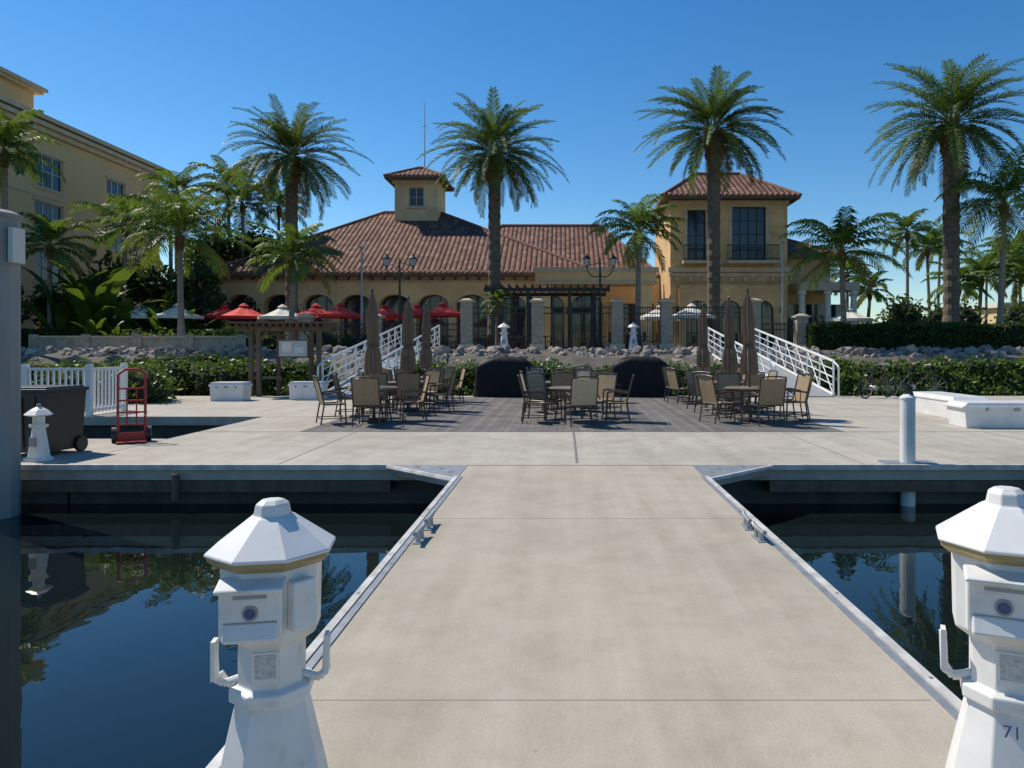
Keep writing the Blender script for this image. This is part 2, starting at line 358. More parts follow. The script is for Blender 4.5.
def dockbox(loc,L,D,H,rz=0):
    b=MB(); b.box(0,0,H*.4,L,D,H*.8,0,top=1.04); b.box(0,0,H*.82,L*1.10,D*1.12,.04,0); b.box(0,0,H*.92,L*1.08,D*1.08,H*.17,0,top=.9)
    b.box(0,-D*.56,H*.76,.1,.03,.08,1); b.box(-L*.3,-D*.56,H*.76,.05,.02,.07,1); b.box(L*.3,-D*.56,H*.76,.05,.02,.07,1)
    b.obj('dock_box',['white','slot'],bevel=.012,loc=loc,rz=rz)
dockbox((-10.0,22.2,0),.95,.6,.55); dockbox((-7.8,22.6,0),.95,.6,.55)
dockbox((8.95,17.3,0),.75,2.0,.5); dockbox((8.9,14.9,0),1.9,.75,.5,rz=-.05)
# ---------------------------------------------------------------- patio furniture
b=MB(); r=.016
for s in(-.27,.27):
    b.path([(s,-.24,0),(s,-.22,.42),(s,-.20,.64)],r); b.path([(s,.27,0),(s,.20,.42),(s,.34,.98)],r)
    b.path([(s,-.20,.64),(s,-.05,.66),(s,.255,.62)],.02); b.cyl((s,-.22,.41),(s,.20,.41),r)
    b.cyl((s,-.23,.12),(s,.25,.12),.01)
b.cyl((-.27,-.22,.41),(.27,-.22,.41),r); b.cyl((-.27,.20,.41),(.27,.20,.41),r); b.path([(-.27,.34,.98),(-.1,.35,1.0),(.1,.35,1.0),(.27,.34,.98)],r)
b.cyl((-.27,.25,.12),(.27,.25,.12),.01); b.cyl((-.27,-.23,.12),(.27,-.23,.12),.01)
sl=[(-.245,.42),(-.1,.395),(.1,.39),(.205,.42),(.255,.62),(.30,.80),(.335,.96)]
vs=[];fs=[]
for i,(y,z) in enumerate(sl): vs+=[(-.255,y,z),(0,y-.008,z-.012),(.255,y,z)]
for i in range(len(sl)-1): a=i*3; fs+=[(a,a+1,a+4,a+3),(a+1,a+2,a+5,a+4)]
b.add(vs,fs,1)
chair=b.obj('patio_chair',['frame','sling'])
me2=chair.data.copy(); me2.materials[1]=M['sling2']
b=MB(); b.loft([(.70,.50),(.705,.53),(.725,.53),(.73,.515)],24,mi=1); b.loft([(.66,.49),(.70,.49)],24,mi=0)
for k in range(4):
    a=math.pi/4+k*math.pi/2; c,s=math.cos(a),math.sin(a)
    b.path([(c*.44,s*.44,.68),(c*.36,s*.36,.4),(c*.44,s*.44,0)],.018)
b.cyl((.36,.36,.3),(-.36,-.36,.3),.012); b.cyl((.36,-.36,.3),(-.36,.36,.3),.012)
table=b.obj('patio_table',['frame','table'])
b=MB(); b.loft([(0,.28),(.04,.28),(.06,.2),(.08,.04),(.3,.03)],16,mi=2); b.cyl((0,0,.06),(0,0,2.82),.022,n=8,mi=1)
b.loft([(1.0,.17),(1.1,.20),(1.45,.175),(1.62,.115),(1.7,.13),(2.2,.14),(2.55,.09),(2.72,.04),(2.78,.02)],20,mi=0,alt=.60)
b.loft([(1.6,.125),(1.645,.125)],12,mi=1); b.loft([(2.78,.03),(2.84,.03),(2.87,.01)],8,mi=1)
umb=b.obj('closed_patio_umbrella',['umb','frame','dark'])
used=set()
def put(o,loc,rz=0,mesh=None):
    if o.name not in used and mesh is None:
        used.add(o.name); o.location=loc; o.rotation_euler[2]=rz; return o
    n=inst(o,o.name.split('.')[0],loc,rz)
    if mesh: n.data=mesh
    return n
for gx,um in((-4.02,1),(.12,0),(4.05,1)):
    for ty in(15.9,18.5,21.4):
        tx=gx+U(-.1,.1)
        put(table,(tx,ty,0.006),U(0,1))
        if um: u=put(umb,(tx+.02,ty+.0,0.006),U(0,3)); u.rotation_euler[0]=U(-.02,.02); u.rotation_euler[1]=U(-.02,.02)
        nk=5 if gx==.12 or ty>18 else 4
        for k in range(nk):
            a=k*2*math.pi/nk+U(-.2,.2)+(.35 if gx!=.12 else .1)
            rr=.80+U(-.06,.16)
            put(chair,(tx+math.sin(a)*rr,ty-math.cos(a)*rr,.006),a+math.pi+U(-.2,.2), me2 if (gx==.12 and R()<.5) else None)
for p,a in(((1.05,18.2,.006),.5),((5.1,16.4,.006),-1.6),((-5.0,17.2,.006),1.7)): put(chair,p,a)
def cover(x,y):
    vs=[];fs=[];prof=[(0,1.0,.36),(.25,.98,.35),(.8,.95,.34),(.98,.93,.34),(1.08,.82,.33),(1.2,.66,.27),(1.27,.45,.16),(1.28,.1,.04)]
    n=40
    for z,a,d in prof:
        for i in range(n):
            t=2*math.pi*i/n; cx=math.copysign(abs(math.cos(t))**.4,math.cos(t)); cy=math.copysign(abs(math.sin(t))**.4,math.sin(t))
            k=1+.035*math.sin(i*3.1+z*2)*(1-z/1.3)
            vs.append((cx*a*k,cy*d*k,z+.02*math.sin(i*.7)))
    for k in range(len(prof)-1):
        for i in range(n): fs.append((k*n+i,k*n+(i+1)%n,(k+1)*n+(i+1)%n,(k+1)*n+i))
    fs.append(tuple(range((len(prof)-1)*n,len(prof)*n)))
    b=MB(); b.add(vs,fs); b.obj('covered_grill',['cover'],smooth=True,loc=(x,y,0))
cover(-1.9,23.9); cover(2.45,23.9)
# ---------------------------------------------------------------- gangways
def gangway(x0,x1,name='gangway'):
    e=empty(name); y0,z0,y1,z1=23.6,.03,35,1.5
    b=MB(); b.add([(x0,y0,z0),(x1,y0,z0),(x1,y1,z1),(x0,y1,z1),(x0,y0,z0-.02),(x1,y0,z0-.02),(x1,y1,z1-.15),(x0,y1,z1-.15)],[(0,1,2,3),(4,7,6,5),(0,4,5,1),(1,5,6,2),(3,2,6,7),(0,3,7,4)]); b.obj('walkway',['slot'],e)
    b=MB(); n=9
    for x in(x0,x1):
        P=lambda t,h:(x,y0+(y1-y0)*t,z0+(z1-z0)*t+h)
        for h,r in((.05,.05),(1.12,.045),(.6,.025),(.85,.018),(.35,.018)): b.cyl(P(0,h),P(1,h),r,n=6)
        for i in range(n+1):
            t=i/n; b.cyl(P(t,.05),P(t,1.12),.035,n=4)
            if i<n:
                b.cyl(P(t,.05) if i<n//2+1 else P(t+1/n,.05),P(t+1/n,1.12) if i<n//2+1 else P(t,1.12),.022,n=4)
        b.path([P(0,1.12),(x,y0-.45,z0+.95),(x,y0-.45,z0)],.03)
    b.obj('truss_railing',['alum'],e)
gangway(-7.7,-5.9); gangway(6.6,8.6)
b=MB()
x=-12.5
while x<-11.1:
    b.bb(x-.02,x+.02,17.28,17.32,.05,1.05); x+=.14
for z in(.12,1.08): b.bb(-12.6,-11.1,17.26,17.34,z-.03,z+.03)
for x in(-12.6,-11.1): b.bb(x-.06,x+.06,17.24,17.36,0,1.2)
for z in(.12,1.08): b.bb(-11.13,-11.07,17.36,18.6,z-.03,z+.03)
y=17.5
while y<18.6: b.bb(-11.12,-11.08,y-.02,y+.02,.05,1.05); y+=.14
b.bb(-11.16,-11.04,18.6,18.72,0,1.2)
b.obj('white_picket_railing',['alum'])
e=empty('notice_board_arbor',(-9.05,24.0,0))
b=MB()
for x in(-1.1,-.85,.85,1.1): b.box(x,0,1.1,.13,.13,2.2)
for x in(-1.1,-.45): b.box(x,.6,1.1,.1,.1,2.2)
b.box(0,-.1,2.18,3.0,.12,.14); b.box(0,.55,2.18,3.0,.12,.14)
for i in range(14): b.box(-1.4+i*.215,.2,2.3,.07,1.3,.1)
b.box(0,.2,2.38,3.1,1.5,.05)
b.box(-.55,0,.6,.9,.05,.08); b.path([(-1.1,0,1.5),(-.6,0,2.1)],.04,4); b.path([(1.1,0,1.5),(.6,0,2.1)],.04,4)
b.obj('timber_frame',['wood'],e)
b=MB(); b.box(.3,-.09,1.55,1.0,.05,.6,0); b.box(.3,-.12,1.55,.9,.012,.5,1); b.box(.1,-.13,1.6,.3,.006,.3,2); b.box(.5,-.13,1.5,.28,.006,.2,2); b.obj('notice_board',['wood','label','whitefab'],e)
def bike(loc,rz):
    b=MB()
    for cx in(-.52,.52):
        pts=[(cx+.33*math.cos(t*math.pi/10),0,.34+.33*math.sin(t*math.pi/10)) for t in range(21)]; b.path(pts,.022,5,0)
        for k in range(6):
            a=k*math.pi/6; b.cyl((cx+.32*math.cos(a),0,.34+.32*math.sin(a)),(cx-.32*math.cos(a),0,.34-.32*math.sin(a)),.004,n=4,mi=2)
    for p,q in(((-.52,0,.34),(-.15,0,.32)),((-.15,0,.32),(-.27,0,.85)),((-.15,0,.32),(.36,0,.75)),((-.25,0,.75),(.35,0,.82)),((-.52,0,.34),(-.25,0,.75)),((.35,0,.95),(.52,0,.34))): b.cyl(p,q,.018,n=6,mi=1)
    b.path([(.25,-.28,1.02),(.38,-.15,1.05),(.38,.15,1.05),(.25,.28,1.02)],.015,6,2); b.cyl((.35,0,.95),(.38,0,1.05),.015); b.box(-.28,0,.89,.26,.14,.06,0); b.cyl((-.15,-.1,.32),(-.15,.1,.32),.08,n=12,mi=2)
    b.obj('bicycle',['dark','frame','steel'],loc=loc,rz=rz)
bike((9.9,23.4,0),.5); bike((11.3,23.6,0),-.3)
# ---------------------------------------------------------------- rocks
bm=bmesh.new(); bmesh.ops.create_icosphere(bm,subdivisions=1,radius=1); bm.verts.ensure_lookup_table()
IV=[v.co.copy() for v in bm.verts]; IF=[tuple(v.index for v in f.verts) for f in bm.faces]; bm.free()
def rocks(name,n,fx,smin,smax):
    b=MB()
    for _ in range(n):
        p=fx(); s=U(smin,smax)*U(.7,1); q=Matrix.Rotation(U(0,6.3),3,'Z')@Matrix.Rotation(U(0,3),3,'X')
        S=(s*U(.7,1.3),s*U(.7,1.2),s*U(.6,.95)); vs=[]
        for v in IV:
            k=U(.72,1.12); w=q@Vector((v.x*S[0]*k,v.y*S[1]*k,v.z*S[2]*k)); vs.append((p[0]+w.x,p[1]+w.y,p[2]+w.z))
        b.add(vs,IF)
    return b.obj(name,['rock'])
def fr():
    y=U(28.5,34.2); z=-.62+(y-28)*.37
    return (U(-28,40),y,min(z,1.38)+U(-.08,.08))
rocks('riprap_rocks',3100,fr,.2,.40)
# ---------------------------------------------------------------- foliage
def leaves(b,pts,size,mi=0,up=.3,asp=.5):
    for p in pts:
        d=Vector((U(-1,1),U(-1,1),U(-1,1)+up)).normalized(); a=d.orthogonal().normalized(); a=Matrix.Rotation(U(0,6.3),3,d)@a; c=d.cross(a)
        s=size*U(.6,1.3); P=Vector(p)
        b.add([P-a*s,P-c*s*asp+a*s*.1,P+a*s,P+c*s*asp+a*s*.1],[(0,1,2,3)],mi)
def ellpts(c,r,n,shell=.55):
    o=[]
    while len(o)<n:
        v=Vector((U(-1,1),U(-1,1),U(-1,1)))
        l=v.length
        if l>1 or l<.05: continue
        k=shell+(1-shell)*R(); v=v/l*k*(1+.18*math.sin(v.x/l*7+c[0])*math.cos(v.z/l*6+c[1]))
        o.append((c[0]+v.x*r[0],c[1]+v.y*r[1],c[2]+v.z*r[2]))
    return o
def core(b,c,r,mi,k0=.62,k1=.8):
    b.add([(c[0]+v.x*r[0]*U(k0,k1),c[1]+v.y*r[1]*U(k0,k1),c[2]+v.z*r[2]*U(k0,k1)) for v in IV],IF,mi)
def mass(name,blobs,dens,size,mt,asp=.5):
    b=MB()
    for c,r in blobs:
        n=int(dens*(r[0]*r[1]+r[1]*r[2]+r[0]*r[2]))
        leaves(b,ellpts(c,r,n),size,0,.3,asp); core(b,c,r,1)
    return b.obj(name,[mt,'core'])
def mh(name,x0,x1,y,z1,wild=.25):
    bl=[];x=x0
    while x<x1:
        for k in range(3):
            z=z1-U(0,wild)-.42*k; bl.append(((x+U(-.2,.2),y+U(-.3,.3)-k*.35,z-.42),(U(.55,.85),U(.5,.7),U(.4,.55))))
        x+=.55
    mass(name,bl,330,.085,'mang')
mh('mangrove_hedge',-19,-8.2,26.4,1.18,.22); mh('mangrove_hedge',-5.4,6.3,26.6,1.15,.35); mh('mangrove_hedge',9.2,24,26.5,1.22,.18)
mass('shrub_bed',[((-11.9-U(0,1.6),19.6+U(0,3),U(.2,.6)),(.7,.6,.75)) for i in range(10)],170,.085,'mang')
mass('shrub_bed',[((-10.4-i*.55,25.0+U(-.1,.4),.45+U(0,.2)),(.6,.5,.65)) for i in range(9)],220,.08,'mang')
mass('shrub_bed',[((-17.5+i*1.0,31+U(-.5,.5),.8+U(0,.25)),(.7,.5,.45)) for i in range(5)],160,.09,'mang')
def clipped(name,x0,x1,y0,y1,z0,z1,n):
    b=MB(); pts=[]
    for _ in range(n):
        t=R(); x=U(x0,x1)
        wob=.07*math.sin(x*2.1)+.04*math.sin(x*5.3)
        if t<.6: pts.append((x,y0+U(-.05,.1)+wob,U(z0,z1)))
        elif t<.9: pts.append((x,U(y0,y1),z1+U(-.08,.07)+wob))
        else: pts.append((x0 if R()<.5 else x1,U(y0,y1),U(z0,z1)))
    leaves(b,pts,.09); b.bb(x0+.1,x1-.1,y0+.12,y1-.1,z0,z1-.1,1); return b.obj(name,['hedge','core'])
clipped('clipped_hedge',11.8,30,35.2,36.6,LZ-.2,2.66,16000)
clipped('clipped_hedge',-30,-16,38.6,39.6,LZ,2.5,6000)
bl=[]
for i in range(75):
    x=U(-75,130); y=U(85,110); h=U(2.5,5.5)
    if -28<x*50/y<14: h*=.7
    bl.append(((x,y,LZ+h*.45),(U(3,6),U(2,4),h*.6)))
mass('distant_trees',bl,16,.42,'tree')
bl=[((-29.5+i*1.8+U(-.5,.5),U(44,50),LZ+U(2,3.6)),(U(1.6,2.4),U(1.5,2),U(2.2,3.2))) for i in range(5)]
bl+=[((-25.5+i*1.0+U(-.4,.4),U(50,56),LZ+U(4,6.4)),(1.9,2,2.8)) for i in range(5)]
bl+=[((-31+i*1.5,U(40.5,43),LZ+U(1,2.6)),(U(1.0,1.6),1.2,U(1.3,2.0))) for i in range(7)]
mass('tropical_thicket',bl,90,.22,'tree')
mass('flowering_shrub',[((-12.5+i*.9,36.8,LZ+.4),(.6,.5,.5)) for i in range(4)],150,.09,'mang')
mass('shrub_bed',[((-22+i*1.1+U(-.2,.2),36.2,LZ+.35+U(0,.2)),(.75,.6,.6)) for i in range(8)],120,.12,'banana')
mass('shrub_bed',[((18+i*1.5+U(-.4,.4),40+U(-1,2),LZ+1.2+U(0,.6)),(1.2,1,1.4)) for i in range(11)],90,.16,'tree')
# ---------------------------------------------------------------- palms
def frond(b,base,az,el0,L,droop,nl,ll,lw,mi,vs,hang,nseg=10,twist=0):
    S=Vector((-math.sin(az),math.cos(az),0)); p=Vector(base); P=[p.copy()]; T=[]
    for i in range(nseg):
        s=(i+.5)/nseg; el=el0-droop*s**1.25; a2=az+twist*s
        t=Vector((math.cos(el)*math.cos(a2),math.cos(el)*math.sin(a2),math.sin(el))); p=p+t*L/nseg; P.append(p.copy()); T.append(t)
    w0=.035*L/4
    for i in range(nseg):
        w=w0*(1.1-i/nseg); w2=w0*(1.1-(i+1)/nseg); u=T[i].cross(S).normalized()
        b.add([P[i]-S*w,P[i]+S*w,P[i+1]+S*w2,P[i+1]-S*w2,P[i]-u*w,P[i+1]-u*w2],[(0,1,2,3),(0,4,5,3),(1,4,5,2)],3)
    dn=Vector((0,0,-1))
    for k in range(nl):
        s=.14+.86*(k+.5)/nl; f=s*nseg; i=min(int(f),nseg-1); q=P[i].lerp(P[i+1],f-i); t=T[i]; u=S.cross(t).normalized()
        if u.z<0 and abs(t.z)<.99: u=-u
        l=ll*(math.sin(math.pi*min(1,(s*.86+.08)))**.55)*U(.85,1.1)
        for sd in(-1,1):
            d=(S*sd*U(.75,.95)+t*(.45+.5*s)+u*(vs+U(-.15,.15))).normalized()
            m=q+d*l*.5; d2=(d*(1-hang)+dn*hang*U(.7,1.2)).normalized(); tp=m+d2*l*.5; w=t*lw*.5
            b.add([q-w*.6,q+w*.6,m+w,m-w,tp],[(0,1,2,3),(3,2,4)],mi)
def date_palm(x,y,zc,Rr,zb=LZ,tr=.37):
    b=MB()
    h=zc-.5; n=14; prof=[]
    for i in range(40):
        t=i/39; r=tr*(1.25-.35*min(1,t*5)) if t<.2 else tr*(.9+.05*math.sin(t*3)); r*=1+.05*(1 if i%2 else -1)
        if t>.86: r=tr*(.95+.5*math.sin((t-.86)/.14*math.pi*.75))*(1+.08*(1 if i%2 else -1))
        prof.append((zb+(h-zb)*t,r))
    b.loft(prof[:35],n,(x,y),0); b.loft(prof[34:],n,(x,y),4)
    for k in range(70):
        a=U(0,6.3); z=h-U(0,1.5); b.cyl((x+math.cos(a)*tr*.8,y+math.sin(a)*tr*.8,z),(x+math.cos(a)*tr*1.45,y+math.sin(a)*tr*1.45,z+.28),.07,.03,4,4)
    nf=88
    for k in range(nf):
        q=k/nf; az=k*2.39996+U(-.3,.3); el=math.radians(84-122*q**.8)+U(-.16,.16); L=Rr*(.86+.32*math.sin(q*3))*U(.78,1.1)
        mi=1 if R()<.6 else 2
        if q>.94: mi=5
        frond(b,(x+math.cos(az)*tr*.5,y+math.sin(az)*tr*.5,h+.1+.4*(1-q)),az,el,L,math.radians(U(42,92))*(1-.3*q),30,.64*Rr/4,.088,mi,.32,.26,twist=U(-.35,.35))
    b.obj('date_palm',['bark','dateA','dateB','rachis','boots','dateC'])
date_palm(-16.2,44,13.2,3.85); date_palm(-3.95,42,12.9,3.75); date_palm(8.1,40,13.6,3.65); date_palm(19.9,38,13.4,4.1,tr=.42)
def coco_palm(x,y,zc,Rr,lean=(0,0),zb=LZ,tr=.16,nf=26,droop=(70,115),name='coconut_palm',lw=.095,hang=.5):
    b=MB(); n=14; P=[]
    for i in range(n+1):
        t=i/n; P.append((x-lean[0]*(1-t)**1.6,y-lean[1]*(1-t)**1.6,zb+(zc-.2-zb)*t))
    for i in range(n):
        r=tr*(1.5-.5*min(1,i/3)) if i<3 else tr*(1-.25*i/n); b.cyl(P[i],P[i+1],r*1.02,r*.95,10,0,False)
    b.loft([(zc-.75,tr*.8),(zc-.5,tr*1.25),(zc-.1,tr*1.5),(zc+.15,tr*.6)],10,(x,y),4)
    for k in range(nf):
        q=k/nf; az=k*2.39996+U(-.25,.25); el=math.radians(82-100*q)+U(-.12,.12); L=Rr*U(1.0,1.3)
        mi=1 if R()<.6 else 2
        if q>.92: mi=5
        frond(b,(x,y,zc-.1+.2*(1-q)),az,el,L,math.radians(U(*droop))*(1-.35*q),26,.30*Rr,lw,mi,.1,hang,twist=U(-.4,.4))
    b.obj(name,['bark2','cocoA','cocoB','rachis','boots','cocoC'])
coco_palm(-18.7,36,7.0,3.0,(-.2,.2),nf=30)
coco_palm(-13.9,38,6.1,2.3,(.2,0),nf=26)
coco_palm(3.9,38.6,7.6,2.35,(.1,0),nf=30)
coco_palm(14.1,37.5,6.4,2.8,(-.15,0),nf=32)
coco_palm(21.9,36.8,8.7,3.0,(.3,0),nf=30)
coco_palm(-26.1,34.5,10.7,2.2,(0,0),nf=24)
coco_palm(-3.5,38.5,3.9,.95,(0,0),nf=18,tr=.09,name='small_palm',lw=.05)
for (x,y,z,r) in((-24.5,54,13.2,2.6),(-22.6,52,11.6,2.6),(-26.2,50,12.0,2.4),(-21.2,55,12.0,2.3),(26,56,10.3,2.2),(28.5,58,9.3,2.2),(30.5,50,7.5,2.2),(23,60,7.5,2.0),(33.5,55,8.5,2.4),(37,60,8,2.4),(26.5,47,6.0,2.0),(21.5,52,5.6,1.7),(-28.5,41,7.2,2.3),(-25.5,43,8.6,2.6),(40,70,9,3),(-25,47,10.0,2.5),(29,46,6.2,2.0),(24,45,5.4,1.8),(44,66,8.4,2.6),(31.5,62,10.2,2.3)):
    coco_palm(x,y,z,r,(U(-.4,.4),0),nf=20,lw=.11,tr=.14)
def broad(x,y,h,n,zb=LZ):
    b=MB()
    for k in range(n):
        az=U(0,6.3); el=math.radians(U(45,86)); L=h*U(.6,1.05); w=L*.07; S=Vector((-math.sin(az),math.cos(az),0)); p=Vector((x+U(-.25,.25),y+U(-.25,.25),zb)); prev=None; nseg=9
        for i in range(nseg+1):
            s=i/nseg; e=el-math.radians(70)*max(0,s-.35)**1.3*1.6; t=Vector((math.cos(e)*math.cos(az),math.cos(e)*math.sin(az),math.sin(e)))
            ww=w*(0.12 if s<.3 else math.sin(math.pi*min(1,(s-.25)/.78))**.6+.05)*U(.8,1.1); dz=Vector((0,0,.25*ww))
            cur=(p-S*ww+dz,p.copy(),p+S*ww+dz)
            if prev: b.add([*prev,*cur],[(0,1,4,3),(1,2,5,4)],0 if s>.3 else 1)
            prev=cur; p=p+t*L/nseg
    b.obj('banana_plant',['banana','rachis'])
for i in range(8): broad(-27.5+i*1.0+U(-.3,.3),U(39,41),U(3.6,6.0) if i<4 else U(2.4,4),int(U(10,15)))
for i in range(3): broad(-23.5+i*1.3,36.6,U(1.4,2.2),10)
# ---------------------------------------------------------------- buildings
def wall(b,x0,x1,z0,z1,y,th,ops,mi=0,arch=False):
    ops=sorted(ops); x=x0
    for (a,c,d,e_) in ops:
        if a>x: b.bb(x,a,y,y+th,z0,z1,mi)
        if d>z0: b.bb(a,c,y,y+th,z0,d,mi)
        if e_<z1: b.bb(a,c,y,y+th,e_,z1,mi)
        if arch:
            r=(c-a)/2; h=min(r,.7); m=(a+c)/2; n=8
            for sd in(-1,1):
                pts=[(m+sd*r,e_)]+[(m+sd*r*math.cos(t*math.pi/2/n),e_-h+h*math.sin(t*math.pi/2/n)) for t in range(n+1)]
                k=len(pts); vs=[(p[0],y+.004,p[1]) for p in pts]+[(p[0],y+th-.004,p[1]) for p in pts]
                b.add(vs,[tuple(range(k)),tuple(range(2*k-1,k-1,-1))]+[(i,(i+1)%k,k+(i+1)%k,k+i) for i in range(k)],mi)
        x=c
    if x<x1: b.bb(x,x1,y,y+th,z0,z1,mi)
def window(b,x0,x1,z0,z1,y,fm,gm,nx=2,nz=3,f=.08):
    b.add([(x0,y+.05,z0),(x1,y+.05,z0),(x1,y+.05,z1),(x0,y+.05,z1)],[(0,1,2,3)],gm)
    b.bb(x0,x0+f,y,y+.045,z0,z1,fm); b.bb(x1-f,x1,y,y+.045,z0,z1,fm); b.bb(x0+f,x1-f,y,y+.045,z0,z0+f,fm); b.bb(x0+f,x1-f,y,y+.045,z1-f,z1,fm)
    for i in range(1,nx): x=x0+(x1-x0)*i/nx; b.bb(x-.03,x+.03,y+.01,y+.044,z0+f,z1-f,fm)
    for i in range(1,nz): z=z0+(z1-z0)*i/nz; b.bb(x0+f,x1-f,y+.012,y+.042,z-.02,z+.02,fm)
def hip(b,x0,x1,y0,y1,ze,rx0,rx1,ry,zr):
    A=(x0,y0,ze);B=(x1,y0,ze);C=(x1,y1,ze);D=(x0,y1,ze);E=(rx0,ry,zr);F=(rx1,ry,zr)
    b.roofface([A,B,F,E],0); b.roofface([B,C,F],0); b.roofface([C,D,E,F],0); b.roofface([D,A,E],0); b.cyl(E,F,.16,n=8,mi=1)
    for p,q in((A,E),(B,F),(C,F),(D,E)): b.cyl(p,q,.13,n=8,mi=1)
    t=.16
    b.bb(x0,x1,y0-.03,y0+t,ze-.2,ze-.01,2); b.bb(x0,x1,y1-t,y1+.03,ze-.2,ze-.01,2); b.bb(x0-.03,x0+t,y0+t,y1-t,ze-.2,ze-.01,2); b.bb(x1-t,x1+.03,y0+t,y1-t,ze-.2,ze-.01,2)
    b.bb(x0+t,x1-t,y0+t,y1-t,ze-.12,ze-.06,2)
    x=x0+.1
    while x<x1: b.cyl((x,y0-.08,ze+.0),(x,y0+.3,ze+.16),.10,n=6,mi=1); x+=.36
C=empty('restaurant_building')
b=MB()
ops=[(-22.9+i*2.6,-22.9+i*2.6+2.1,LZ,5.15) for i in range(10)]
wall(b,-23.6,3.0,LZ,6.35,50,.9,ops,0,arch=True)
b.bb(3.0,6.6,51.2,51.6,LZ,6.35,0)
b.bb(-23.6,-23.2,50.9,69,LZ,6.35,0); b.bb(-23.2,14,68.6,69,LZ,6.3,0)
b.bb(-23.7,3.05,49.9,49.998,5.95,6.1,1)
for i in range(11):
    xx=-23.15+i*2.6; b.bb(xx-.22,xx+.22,49.9,49.998,LZ,LZ+.6,1); b.bb(xx-.25,xx+.25,49.88,49.998,4.4,4.52,1)
xx=-23.4
while xx<2.9: b.bb(xx,xx+.16,49.35,49.89,6.12,6.34,2); xx+=.8
b.obj('main_walls',['stucco2','trim','wood'],C)
b=MB()
for i in range(10): window(b,-22.9+i*2.6,-22.9+i*2.6+2.1,LZ,5.15,50.75,1,0,3,3,.07)
window(b,3.3,6.2,LZ,4.6,51.12,1,0,4,3)
b.obj('main_windows',['glass','frame'],C)
b=MB(); hip(b,-24.2,2.6,49.2,70.8,6.5,-14.6,-10.0,60,12.5); b.obj('main_roof',['tile','ridge','wood'],C)
b=MB(); hip(b,-8.5,7.0,53,71.2,6.7,-5.2,3.0,62,11.75); b.obj('side_roof',['tile','ridge','wood'],C)
b=MB()
wall(b,-13.35,-9.95,10.8,14.8,58.3,.3,[(-12.25,-11.05,12.7,14.2)],0); b.bb(-13.35,-13.05,58.6,62,10.8,14.8,0); b.bb(-10.25,-9.95,58.6,62,10.8,14.8,0); b.bb(-13.05,-10.25,61.7,62,10.8,14.8,0)
b.bb(-13.5,-9.8,58.18,58.298,14.45,14.8,1); window(b,-12.25,-11.05,12.7,14.2,58.42,1,2,2,2); b.bb(-12.45,-10.85,58.2,58.298,12.52,12.7,1)
b.obj('cupola',['stucco2','trim','glass'],C)
b=MB(); hip(b,-14.0,-9.3,57.6,62.6,14.95,-11.9,-11.4,60,16.1); b.obj('cupola_roof',['tile','ridge','wood'],C)
b=MB(); b.cyl((-11.3,60,16),(-11.3,60,21.5),.05,.02,6); b.cyl((-11.6,60,19.5),(-11,60,19.5),.015); b.obj('antenna_mast',['steel'],C)
b=MB(); tx0,tx1,ty=6.9,14.5,48
wall(b,tx0,tx1,LZ,11.2,ty,.4,[(8.0,9.2,7.2,10.5),(10.9,13.1,7.2,10.7)],0)
b.bb(tx0,tx0+.4,ty+.4,56,LZ,11.2,0); b.bb(tx1-.4,tx1,ty+.4,56,LZ,11.2,0); b.bb(tx0+.4,tx1-.4,55.6,56,LZ,11.2,0)
b.bb(tx0-.08,tx1+.08,ty-.12,ty-.002,10.85,11.1,1); b.bb(tx0-.15,tx1+.15,ty-.22,ty-.002,6.45,6.75,1); b.bb(tx0-.08,tx1+.08,ty-.10,ty-.002,6.15,6.4,1)
for x0,x1,z1 in((8.0,9.2,10.5),(10.9,13.1,10.7)):
    b.bb(x0-.2,x0,ty-.06,ty-.002,7.2,z1+.2,1); b.bb(x1,x1+.2,ty-.06,ty-.002,7.2,z1+.2,1); b.bb(x0,x1,ty-.06,ty-.002,z1,z1+.2,1)
b.bb(10.4,13.7,47.0,47.995,6.95,7.12,1); b.bb(7.6,9.6,47.0,47.995,6.95,7.12,1)
for i in range(9): b.bb(tx0+.3+i*.88,tx0+.5+i*.88,ty-.3,ty-.13,5.85,6.12,1)
wall(b,tx0+.5,tx1-.5,LZ,5.6,47.6,.35,[(7.9,9.3,LZ,4.6),(10.0,11.4,LZ,4.6),(12.1,13.5,LZ,4.6)],0,arch=True)
b.obj('tower_walls',['stucco','trim'],C)
b=MB(); window(b,8,9.2,7.2,10.5,48.15,1,0,2,4); window(b,10.9,13.1,7.2,10.7,48.15,1,0,4,4)
for a in(7.9,10.0,12.1): window(b,a,a+1.4,LZ,4.6,47.8,1,0,2,3)
b.obj('tower_windows',['glass','iron'],C)
b=MB()
for x0,x1 in((10.4,13.7),(7.6,9.6)):
    b.bb(x0,x1,47.02,47.07,8.05,8.12); b.bb(x0,x1,47.02,47.07,7.2,7.25)
    x=x0
    while x<x1: b.bb(x,x+.03,47.03,47.06,7.12,8.1); x+=.14
b.obj('balcony_railing',['iron'],C)
b=MB(); hip(b,6.3,15.1,47.2,56.8,11.3,9.2,12.3,51.8,13.7); b.obj('tower_roof',['tile','ridge','wood'],C)
b=MB(); b.bb(14.52,18.2,50.5,58,LZ,7.7,0); b.bb(15.3,19.3,48.2,50.4,5.3,5.85,1)
for x in(15.6,17.3,19.0): b.loft([(LZ,.3),(LZ+.4,.3),(LZ+.42,.22),(5.0,.19),(5.05,.28),(5.3,.28)],14,(x,48.5),2)
b.bb(14.6,19.2,50.38,50.44,LZ,4.5,3)
b.obj('side_wing',['stucco','trim','whitetrim','glass'],C)
b=MB(); hip(b,14.55,18.9,49.8,58.6,7.8,14.9,15.6,54,9.6); b.obj('side_wing_roof',['tile','ridge','wood'],C)
b=MB()
